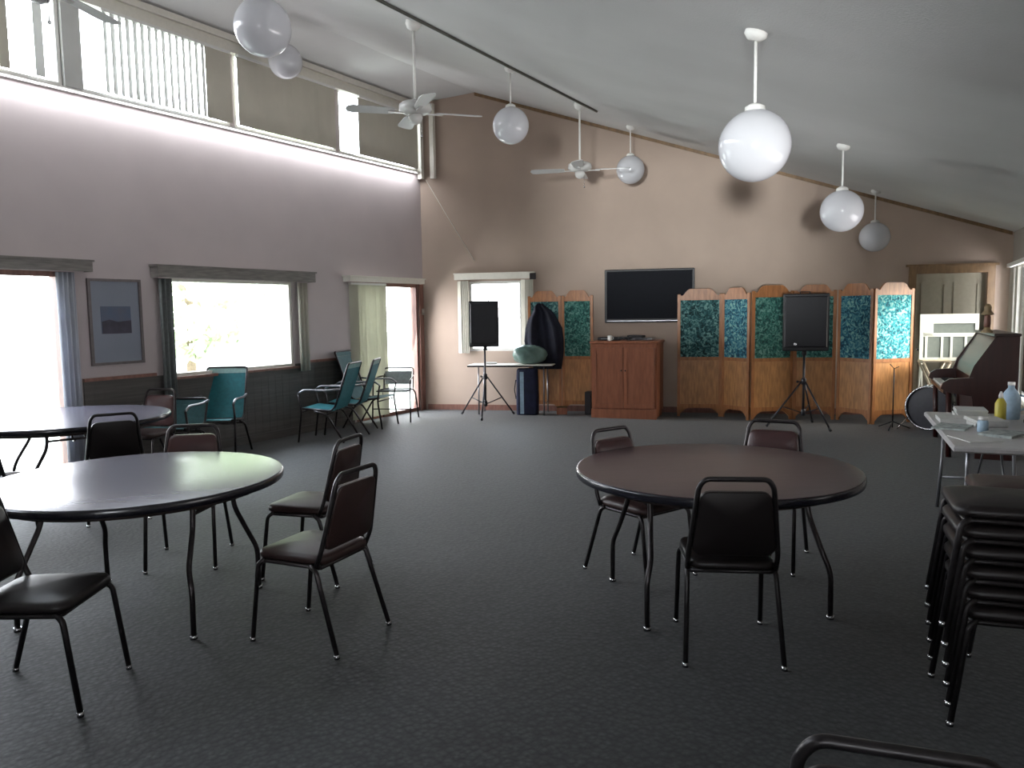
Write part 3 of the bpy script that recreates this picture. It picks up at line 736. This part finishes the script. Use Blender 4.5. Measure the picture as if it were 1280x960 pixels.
m = MB(); m.box(-.25, .25, -.045, -.001, .2, .6); obj('wall_mount', m, M['darkmetal'], tv)
def cab_pt(x, y, z=0):
    c, s = math.cos(R(10)), math.sin(R(10)); return (-4.50+x*c-y*s, 11.06+x*s+y*c, z)
t = thing('disc_player', 'black flat disc player on top of the cabinet, left end', 'disc player', cab_pt(-.27, -.02, Hc), R(14))
m = MB(); m.bbox(-.17,.17,-.12,.12,.006,.05,.005); obj('case', m, M['black'], t); m = MB(); m.box(-.12,.02,-.122,-.12,.025,.035); obj('disc_tray', m, M['greymetal'], t)
t = thing('cable_box', 'thin grey cable box on the right of the cabinet top', 'cable box', cab_pt(.20, 0, Hc), R(8))
m = MB(); m.bbox(-.19,.19,-.11,.11,.005,.04,.005); obj('case', m, M['greymetal'], t); m = MB(); m.box(-.06,.12,-.112,-.11,.015,.03); obj('display', m, M['black'], t)
t = thing('disc_player', 'small black box stacked on the thin grey cable box', 'disc player', cab_pt(.13, .0, Hc+.041), R(3))
m = MB(); m.bbox(-.12,.12,-.08,.08,0,.035,.005); obj('case', m, M['black'], t); m = MB(); m.tube([(.05,-.08,.017),(.05,-.088,.017)], .01, 10); obj('dial', m, M['chrome'], t)
t = thing('coffee_mug', 'small white mug at the front edge of the cabinet top', 'mug', cab_pt(-.22, -.23, Hc))
m = MB(); m.lathe([(.028,0),(.032,.005),(.034,.08),(.030,.08),(.028,.01),(.001,.008)], 16); obj('cup', m, M['white'], t)
m = MB(); m.tube([(.033,0,.065),(.055,0,.06),(.055,0,.03),(.033,0,.02)], .005, 6); obj('handle', m, M['white'], t)
m = MB(); pts = []
for i in range(60):
    a = i*.55; pts.append((.0+.09*math.cos(a)*(1+.4*math.sin(i*.37)), .045*math.sin(a), .008+.004*(i % 5)+i*.0007))
m.tube(pts, .0045, 5); tag(obj('coiled_cable', m, M['black'], None, cab_pt(-.0, -.19, Hc), 0), 'tangled black cable at the middle of the cabinet top', 'cable')
m = MB(); m.tube([bwp(4.30,.02,1.42), bwp(4.30,.03,1.2)], .006, 6); tag(obj('hanging_cable', m, M['black']), 'short black cable hanging below the television at its right', 'cable')
t = thing('desktop_speaker', 'small black speaker on the floor left of the cabinet', 'speaker', (-5.13, 11.02, 0), R(12))
m = MB(); m.bbox(-.05,.05,-.09,.09,0,.36,.01); obj('cabinet', m, M['black'], t); m = MB(); m.box(-.04,.04,-.094,-.09,.04,.33); obj('grille', m, M['grille'], t)

# ------------------------------------------------------------------ folding table by the small window, with bag, coat, case
t = thing('folding_table', 'small rectangular folding table behind the left speaker stand', 'table', bwp(1.62, .36, 0), A)
TH = .79
m = MB(); m.bbox(-.72, .64, -.22, .22, TH-.03, TH, .008); obj('tabletop', m, M['cream'], t)
m = MB(); m.box(-.722, .642, -.223, .223, TH-.034, TH-.012); obj('edge_band', m, M['edge'], t)
for sx, x in ((-1, -.55), (1, .5)):
    for sy in (-1, 1):
        m = MB(); m.tube([(x, sy*.17, TH-.035), (x, sy*.185, 0)], .011, 8); obj('leg', m, M['greymetal'], t)
    m = MB(); m.tube([(x, -.18, .18), (x, .18, .18)], .009, 6); obj('leg_crossbar', m, M['greymetal'], t)
def lump(name, c, sx, sy, sz, m_, label, cat, amp=.18, seed=1, rz=0):
    rnd = random.Random(seed); mb = MB(); n, k = 28, 14; ph = [rnd.uniform(0, 6) for _ in range(8)]; rings = []
    for i in range(k+1):
        a = PI*i/k-PI/2; rr = max(math.cos(a), .01); ring = []
        for j in range(n):
            b = 2*PI*j/n; d = 1+amp*(math.sin(3*b+ph[0]+2*a)*.5+math.sin(5*b+ph[1]-3*a)*.3+math.sin(9*b+ph[2]+5*a)*.2)
            z = math.sin(a); z = z if z > 0 else z*.9
            ring.append((sx*rr**.7*d*math.cos(b), sy*rr**.7*d*math.sin(b), sz*(z+.9)/1.9*(.85+.15*d)))
        rings.append(ring)
    mb.loft(rings, True); return tag(obj(name, mb, M[m_], None, c, rz), label, cat)
lump('plastic_bag', bwp(1.86, .36, TH), .27, .17, .30, 'green', 'rumpled green plastic bag on the small folding table', 'bag', .16, 3, A)
m = MB(); m.bbox(-.09,.09,-.06,.06,0,.03,.008)
tag(obj('paper_stack', m, M['paper'], None, bwp(1.25,.40,TH), A+.2), 'low stack of papers on the small folding table', 'papers')
# hanging coat over the left folding screen
m = MB(); rows = []
outl = [(.70,.10,.54),(.90,.04,.57),(1.0,-.02,.58),(1.15,-.05,.58),(1.35,-.03,.56),(1.50,.02,.48),(1.56,.06,.45),(1.62,.10,.40),(1.70,.12,.30),(1.74,.16,.26)]
for z, x0, x1 in outl:
    top = [(x0+(x1-x0)*i/20, -.055-.022*math.sin(i*1.05+z*3)-.02*math.sin(i*.5), z) for i in range(21)]
    rows.append(top+[(p[0], p[1]+.012, p[2]) for p in reversed(top)])
m.loft(rows, True)
tag(obj('draped_coat', m, M['coat'], None, (-6.12,10.84,0), math.atan2(.2,.5)), 'black coat draped over the left folding screen', 'coat')
t = thing('equipment_case', 'tall navy cloth case standing under the folding table end', 'case', (-6.0, 10.60, 0), A)
m = MB(); rings = []
for z, k in ((0,.97),(.03,1),(.3,1.02),(.6,.98),(.70,.95),(.73,.85)): rings.append([(x*k, y*k, z) for x, y in rrect(.34, .2, .05)])
m.loft(rings, True); obj('body', m, M['navy'], t)
m = MB(); m.tube([(-.175,-.05,.25),(-.2,-.05,.4),(-.175,-.05,.55)], .008, 6); obj('side_handle', m, M['coat'], t)
m = MB(); m.box(-.10,-.04,-.106,-.1,.02,.68); obj('pale_strap', m, M['bluew'], t)
t = thing('cardboard_box', 'small reddish box on the floor right of the navy case', 'box', (-5.52, 10.84, 0), R(30))
m = MB(); m.box(-.08,.08,-.06,.06,0,.11); obj('body', m, M['cherry'], t); m = MB(); m.loft([[(-.08,-.06,.11),(.08,-.06,.11),(.08,-.058,.111),(-.08,-.058,.111)],[(-.08,-.10,.14),(.08,-.10,.14),(.08,-.098,.141),(-.08,-.098,.141)]]); obj('flap', m, M['tan'], t)

# ------------------------------------------------------------------ right-hand group: drum, mic stand, board, stool, piano
def T(v): return Matrix.Translation(v)
t = thing('bass_drum', 'dark blue drum with a chrome hoop half hidden behind the piano', 'drum', (-.40, 11.45, 0), R(-18))
AX = Matrix.Translation((0,0,.30)) @ Matrix.Rotation(PI/2, 4, 'X')
m = MB(); m.lathe([(.27,-.17),(.27,.17)], 36, cap=False); m.xf(AX); obj('shell', m, M['drumblue'], t)
m = MB(); m.lathe([(.265,.155),(.13,.16),(.003,.16)], 36, cap=False); m.lathe([(.265,-.155),(.003,-.16)], 36, cap=False); m.xf(AX); obj('drum_head', m, M['skin'], t)
for z in (-.17, .17):
    m = MB(); m.lathe([(.265,z-.02),(.285,z-.02),(.285,z+.02),(.265,z+.02),(.265,z-.02)], 36, cap=False); m.xf(AX); obj('hoop', m, M['chrome'], t)
for i in range(8):
    a = i*PI/4+.2; m = MB(); m.tube([(.288*math.cos(a), .288*math.sin(a), -.16), (.288*math.cos(a), .288*math.sin(a), .16)], .006, 6); m.sphere((.285*math.cos(a), .285*math.sin(a), .08), .018, 8, 6); m.xf(AX); obj('lug', m, M['chrome'], t)
for sx in (-1, 1):
    m = MB(); m.tube([(sx*.24,-.06,.2),(sx*.36,-.22,.0)], .008, 6); obj('spur', m, M['chrome'], t)
t = thing('snare_drum', 'small drum beside the piano keyboard, on a chrome stand', 'drum', (-.05, 11.35, 0))
m = MB(); m.lathe([(.17,.62),(.17,.76)], 28, cap=False); obj('shell', m, M['chrome'], t)
m = MB(); m.lathe([(.003,.762),(.165,.762),(.168,.75)], 28, cap=False); m.lathe([(.003,.618),(.165,.618)], 28, cap=False); obj('drum_head', m, M['paper'], t)
for i in range(3):
    a = i*2*PI/3; m = MB(); m.tube([(0,0,.3),(.24*math.cos(a),.24*math.sin(a),0)], .009, 6); m.tube([(0,0,.5),(.14*math.cos(a),.14*math.sin(a),.615)], .008, 6); obj('leg', m, M['chrome'], t)
m = MB(); m.tube([(0,0,.25),(0,0,.52)], .011, 8); obj('stem', m, M['chrome'], t)
t = thing('microphone_stand', 'thin black microphone stand before the turquoise panel', 'stand', (-.86, 11.30, 0))
m = MB(); m.tube([(0,0,.02),(0,0,.80)], .008, 8); obj('pole', m, M['blackm'], t)
for i in range(3):
    a = i*2*PI/3+.4; m = MB(); m.tube([(0,0,.10),(.22*math.cos(a),.22*math.sin(a),.01)], .008, 6); obj('leg', m, M['blackm'], t)
m = MB(); m.tube([(-.05,0,.86),(0,0,.80),(.06,0,.83)], .006, 6); obj('clip', m, M['blackm'], t)
t = thing('display_board', 'pale framed display board on legs in front of the wooden door', 'board', (-.27, 12.22, 0), R(20))
m = MB(); frame_rect(m, -.37, .37, .86, 1.50, -.012, .012, .045); m.xf(Matrix.Rotation(-PI/2, 4, 'Z')); obj('frame', m, M['board'], t)
m = MB(); m.box(-.325, .325, -.004, .006, .905, 1.455); obj('panel', m, M['slot'], t)
m = MB(); m.box(-.325,.325,-.014,-.004,1.37,1.455); m.box(-.325,-.20,-.014,-.004,1.2,1.37); m.box(-.325,.325,-.014,-.004,1.19,1.24)
for x in (-.30,-.1,.02,.2): m.box(x, x+.03, -.014, -.004, .905, 1.19)
obj('pale_dividers', m, M['board'], t)
for x in (-.34, .34):
    m = MB(); m.tube([(x,0,.86),(x,-.12,0)], .012, 6); m.tube([(x,0,.86),(x,.16,0)], .012, 6); obj('leg', m, M['board'], t)
t = thing('folding_stand', 'cream wooden crossed-leg stand below the display board', 'stand', (-.42, 11.88, 0), R(14))
for y in (-.15, .15):
    for s_ in (-1, 1):
        m = MB(); m.tube([(s_*.22,y,0),(-s_*.16,y,.86)], .017, 6); obj('leg', m, M['creamw'], t)
m = MB(); m.tube([(-.16,-.17,.86),(-.16,.17,.86)], .016, 6); m.tube([(.16,-.17,.86),(.16,.17,.86)], .016, 6); obj('top_rail', m, M['creamw'], t)
m = MB(); m.loft([[(-.17,y,.87),(.17,y,.87),(.17,y,.89),(-.17,y,.89)] for y in (-.16,.16)]); obj('top_tray', m, M['creamw'], t)
# piano, its end towards the camera, keyboard to the left (local +Y = keyboard side)
pn = thing('upright_piano', 'dark red-brown upright piano seen from its end, keyboard to the left', 'piano', (.34, 10.20, 0), R(97))
prof = [(0,0),(0,1.29),(.21,1.29),(.40,.98),(.44,.86),(.40,.60),(.36,.10),(.36,0)]
for s_ in (-1, 1):
    m = MB(); x0 = s_*.73; m.prism(prof, 'x', min(x0, x0-s_*.035), max(x0, x0-s_*.035)); obj('end_panel', m, M['piano'], pn)
m = MB(); m.prism([(0.01,.05),(.01,1.28),(.20,1.28),(.38,.97),(.41,.86),(.37,.60),(.33,.05)], 'x', -.695, .695); obj('case', m, M['piano'], pn)
m = MB(); m.bbox(-.75,.75,-.01,.23,1.29,1.32,.006); obj('lid', m, M['pianod'], pn)
for s_ in (-1, 1):
    m = MB(); x0 = s_*.715; m.prism([(.40,.66),(.40,.86),(.62,.84),(.68,.80),(.70,.74),(.64,.70)], 'x', x0-.03, x0+.03); obj('key_arm', m, M['piano'], pn)
m = MB(); m.box(-.685,.685,.40,.67,.68,.72); obj('key_bed', m, M['piano'], pn)
m = MB(); m.box(-.60,.60,.45,.655,.722,.742); ks = obj('white_keys', m, M['white'], pn)
m = MB()
for i in range(50):
    if i % 7 in (2, 6): continue
    x = -.58+i*.0236; m.box(x-.006, x+.006, .45, .58, .742, .752)
obj('black_keys', m, M['black'], pn)
for s_ in (-1, 1):
    m = MB(); m.tube([(s_*.70,.62,.70),(s_*.70,.60,.0)], .028, 8); obj('leg', m, M['piano'], pn)
t = thing('ornament_figure', 'small tan-topped ornament standing on the piano', 'ornament', (.14, 9.75, 1.32))
m = MB(); m.lathe([(.055,0),(.06,.01),(.03,.04),(.028,.06)], 16); obj('base', m, M['tan'], t)
m = MB(); m.lathe([(.026,.05),(.034,.10),(.030,.17),(.022,.20)], 16); obj('body', m, M['redwood'], t)
m = MB(); m.lathe([(.05,.19),(.062,.20),(.045,.22),(.032,.24),(.036,.27),(.022,.30),(.003,.31)], 16); obj('cap', m, M['tan'], t)

# ------------------------------------------------------------------ white folding table with clutter at the right
ft = thing('folding_table', 'white plastic folding table heaped with papers at the right edge', 'table', (.16, 6.45, 0), R(8))
m = MB(); m.bbox(-.36,.36,-.88,.88,.70,.74,.01); obj('tabletop', m, M['pale'], ft)
for y in (-.62, .62):
    for x in (-.27, .27):
        m = MB(); m.tube(fillet([(x*.9,y,.70),(x*.9,y,.45),(x,y-.0,.0)], .1), .013, 8); obj('leg', m, M['greymetal'], ft)
    m = MB(); m.tube([(-.25,y,.25),(.25,y,.25)], .010, 6); m.tube([(0,y,.25),(0,y*.35,.69)], .008, 6); obj('leg_crossbar', m, M['greymetal'], ft)
def ftp(x, y, z=.74):
    c, s = math.cos(R(8)), math.sin(R(8)); return (.16+x*c-y*s, 6.45+x*s+y*c, z)
k = 0
spots = [(-.22,.35,.03,.15,'paper','white paper stack at the far left corner of the white table'),
         (-.26,-.02,.012,-.2,'paper2','pale printed sheets by the left edge of the white table'),
         (-.02,.18,.05,.3,'paper','thick white paper stack in the middle of the white table'),
         (.02,-.30,.02,-.4,'paper2','printed booklets near the front of the white table'),
         (-.06,.62,.07,.1,'paper','tallest pile of papers at the far end of the white table'),
         (-.20,-.55,.006,.5,'paper','single loose white sheet at the near end of the white table')]
for x, y, h, a, mt, lb in spots:
    m = MB(); n = max(1, int(h/.012))
    for q in range(n):
        dx, dy = random.uniform(-.012,.012), random.uniform(-.012,.012); m.box(-.105+dx,.105+dx,-.14+dy,.14+dy,q*h/n,(q+.9)*h/n)
    tag(obj('paper_stack', m, M[mt], None, ftp(x, y), a), lb, 'papers')
t = thing('storage_jar', 'small clear-grey jar near the middle of the white table', 'jar', ftp(-.10, -.20))
m = MB(); m.lathe([(.03,0),(.035,.01),(.035,.07),(.028,.085)], 16); obj('body', m, M['bluew'], t); m = MB(); m.lathe([(.031,.085),(.031,.105),(.003,.106)], 16); obj('lid', m, M['white'], t)
t = thing('squeeze_bottle', 'yellow bottle standing beside the pale blue jug on the white table', 'bottle', ftp(.10, .38))
m = MB(); m.lathe([(.035,0),(.038,.01),(.038,.14),(.02,.175),(.014,.18)], 16); obj('body', m, M['yellow'], t); m = MB(); m.lathe([(.016,.18),(.016,.20),(.006,.23)], 12); obj('nozzle', m, M['white'], t)
t = thing('plastic_jug', 'pale blue and white jug at the right edge on the white table', 'jug', ftp(.20, .58))
m = MB(); m.lathe([(.06,0),(.065,.01),(.068,.16),(.045,.21),(.022,.24),(.022,.26)], 20); obj('body', m, M['bluew'], t)
m = MB(); m.lathe([(.025,.26),(.025,.285),(.003,.286)], 12); obj('cap', m, M['white'], t)
m = MB(); m.tube([(.055,0,.19),(.10,0,.17),(.10,0,.09),(.066,0,.07)], .009, 6); obj('handle', m, M['bluew'], t)
lump('cloth_bundle', ftp(.26, -.05), .09, .12, .15, 'coat', 'dark cloth bundle at the right side of the white table', 'cloth', .2, 8)

# ------------------------------------------------------------------ light
w = bpy.data.worlds.new('world'); bpy.context.scene.world = w; w.use_nodes = True
wn = w.node_tree.nodes; wlk = w.node_tree.links; bg = wn['Background']; bg.inputs[1].default_value = 19.0
tc = wn.new('ShaderNodeTexCoord'); sp = wn.new('ShaderNodeSeparateXYZ'); rp = wn.new('ShaderNodeValToRGB')
wlk.new(tc.outputs['Generated'], sp.inputs[0]); wlk.new(sp.outputs['Z'], rp.inputs[0])
rp.color_ramp.elements[0].position = 0; rp.color_ramp.elements[0].color = (.96,.95,1.0,1)
rp.color_ramp.elements[1].position = .5; rp.color_ramp.elements[1].color = (.78,.86,1.0,1)
wlk.new(rp.outputs[0], bg.inputs[0])
def area(name, loc, aim, sx, sy, power, col=(1,1,1), portal=False, spread=180):
    l = bpy.data.lights.new(name, 'AREA'); l.shape = 'RECTANGLE'; l.size = sx; l.size_y = sy; l.energy = power; l.color = col; l.spread = R(spread)
    if portal: l.cycles.is_portal = True
    o = bpy.data.objects.new(name, l); C.objects.link(o); o.location = loc
    d = Vector(aim)-Vector(loc); o.rotation_euler = d.to_track_quat('-Z', 'Y').to_euler(); return o
for i, h in enumerate(LH+CL):
    area('window_portal', (XL-.14, (h[0]+h[1])/2, (h[2]+h[3])/2), (0, (h[0]+h[1])/2, (h[2]+h[3])/2), h[1]-h[0], h[3]-h[2], 1, portal=True)
p0 = bwp(1.24, -.14, 1.55); area('window_portal', p0, p0-BN, .88, 1.14, 1, portal=True)
# daylight slipping down from under the high blinds onto the wall below
area('clerestory_daylight', (XL+.10, 4.0, 3.90), (XL+.0, 4.0, 3.3), 12.6, .06, 85, (.93,.96,1.0), spread=160)
area('clerestory_ceiling_fill', (XL+.12, 4.0, 3.97), (XL+1.9, 4.0, 5.3), 12.6, .06, 30, (.97,.98,1.0), spread=150)  # added strip at the sill, washes the ceiling in place of ground-bounced daylight
# daylight from the window behind the camera: brightens the middle of the far wall
area('rear_window_daylight', (3.55, -13.0, .55), (-3.4, 12.0, 3.2), .8, .8, 215, (.96,.98,1), spread=40)
area('right_wall_fill', rwp(7.5, .12, 1.35), (XL, 5.0, 4.4), 7.0, .9, 40, (1,.97,.97), spread=75)  # added fill along the windowless stretch, brightens the left wall and ceiling
area('side_window_daylight', rwp(1.3, .25, 1.5), (-1.5, 11.8, .6), .9, 1.2, 24, (1,.95,.84), spread=75)
area('corner_door_daylight', (XL-.02, 9.86, 1.1), (-5.0, 10.2, .35), .85, 1.9, 50, (1,.98,1), spread=150)
sc = bpy.context.scene
sc.view_settings.view_transform = 'Standard'; sc.view_settings.look = 'None'; sc.view_settings.exposure = 0; sc.view_settings.gamma = 1
sc.cycles.max_bounces = 10; sc.cycles.diffuse_bounces = 6; sc.cycles.transparent_max_bounces = 12; sc.cycles.sample_clamp_indirect = 6
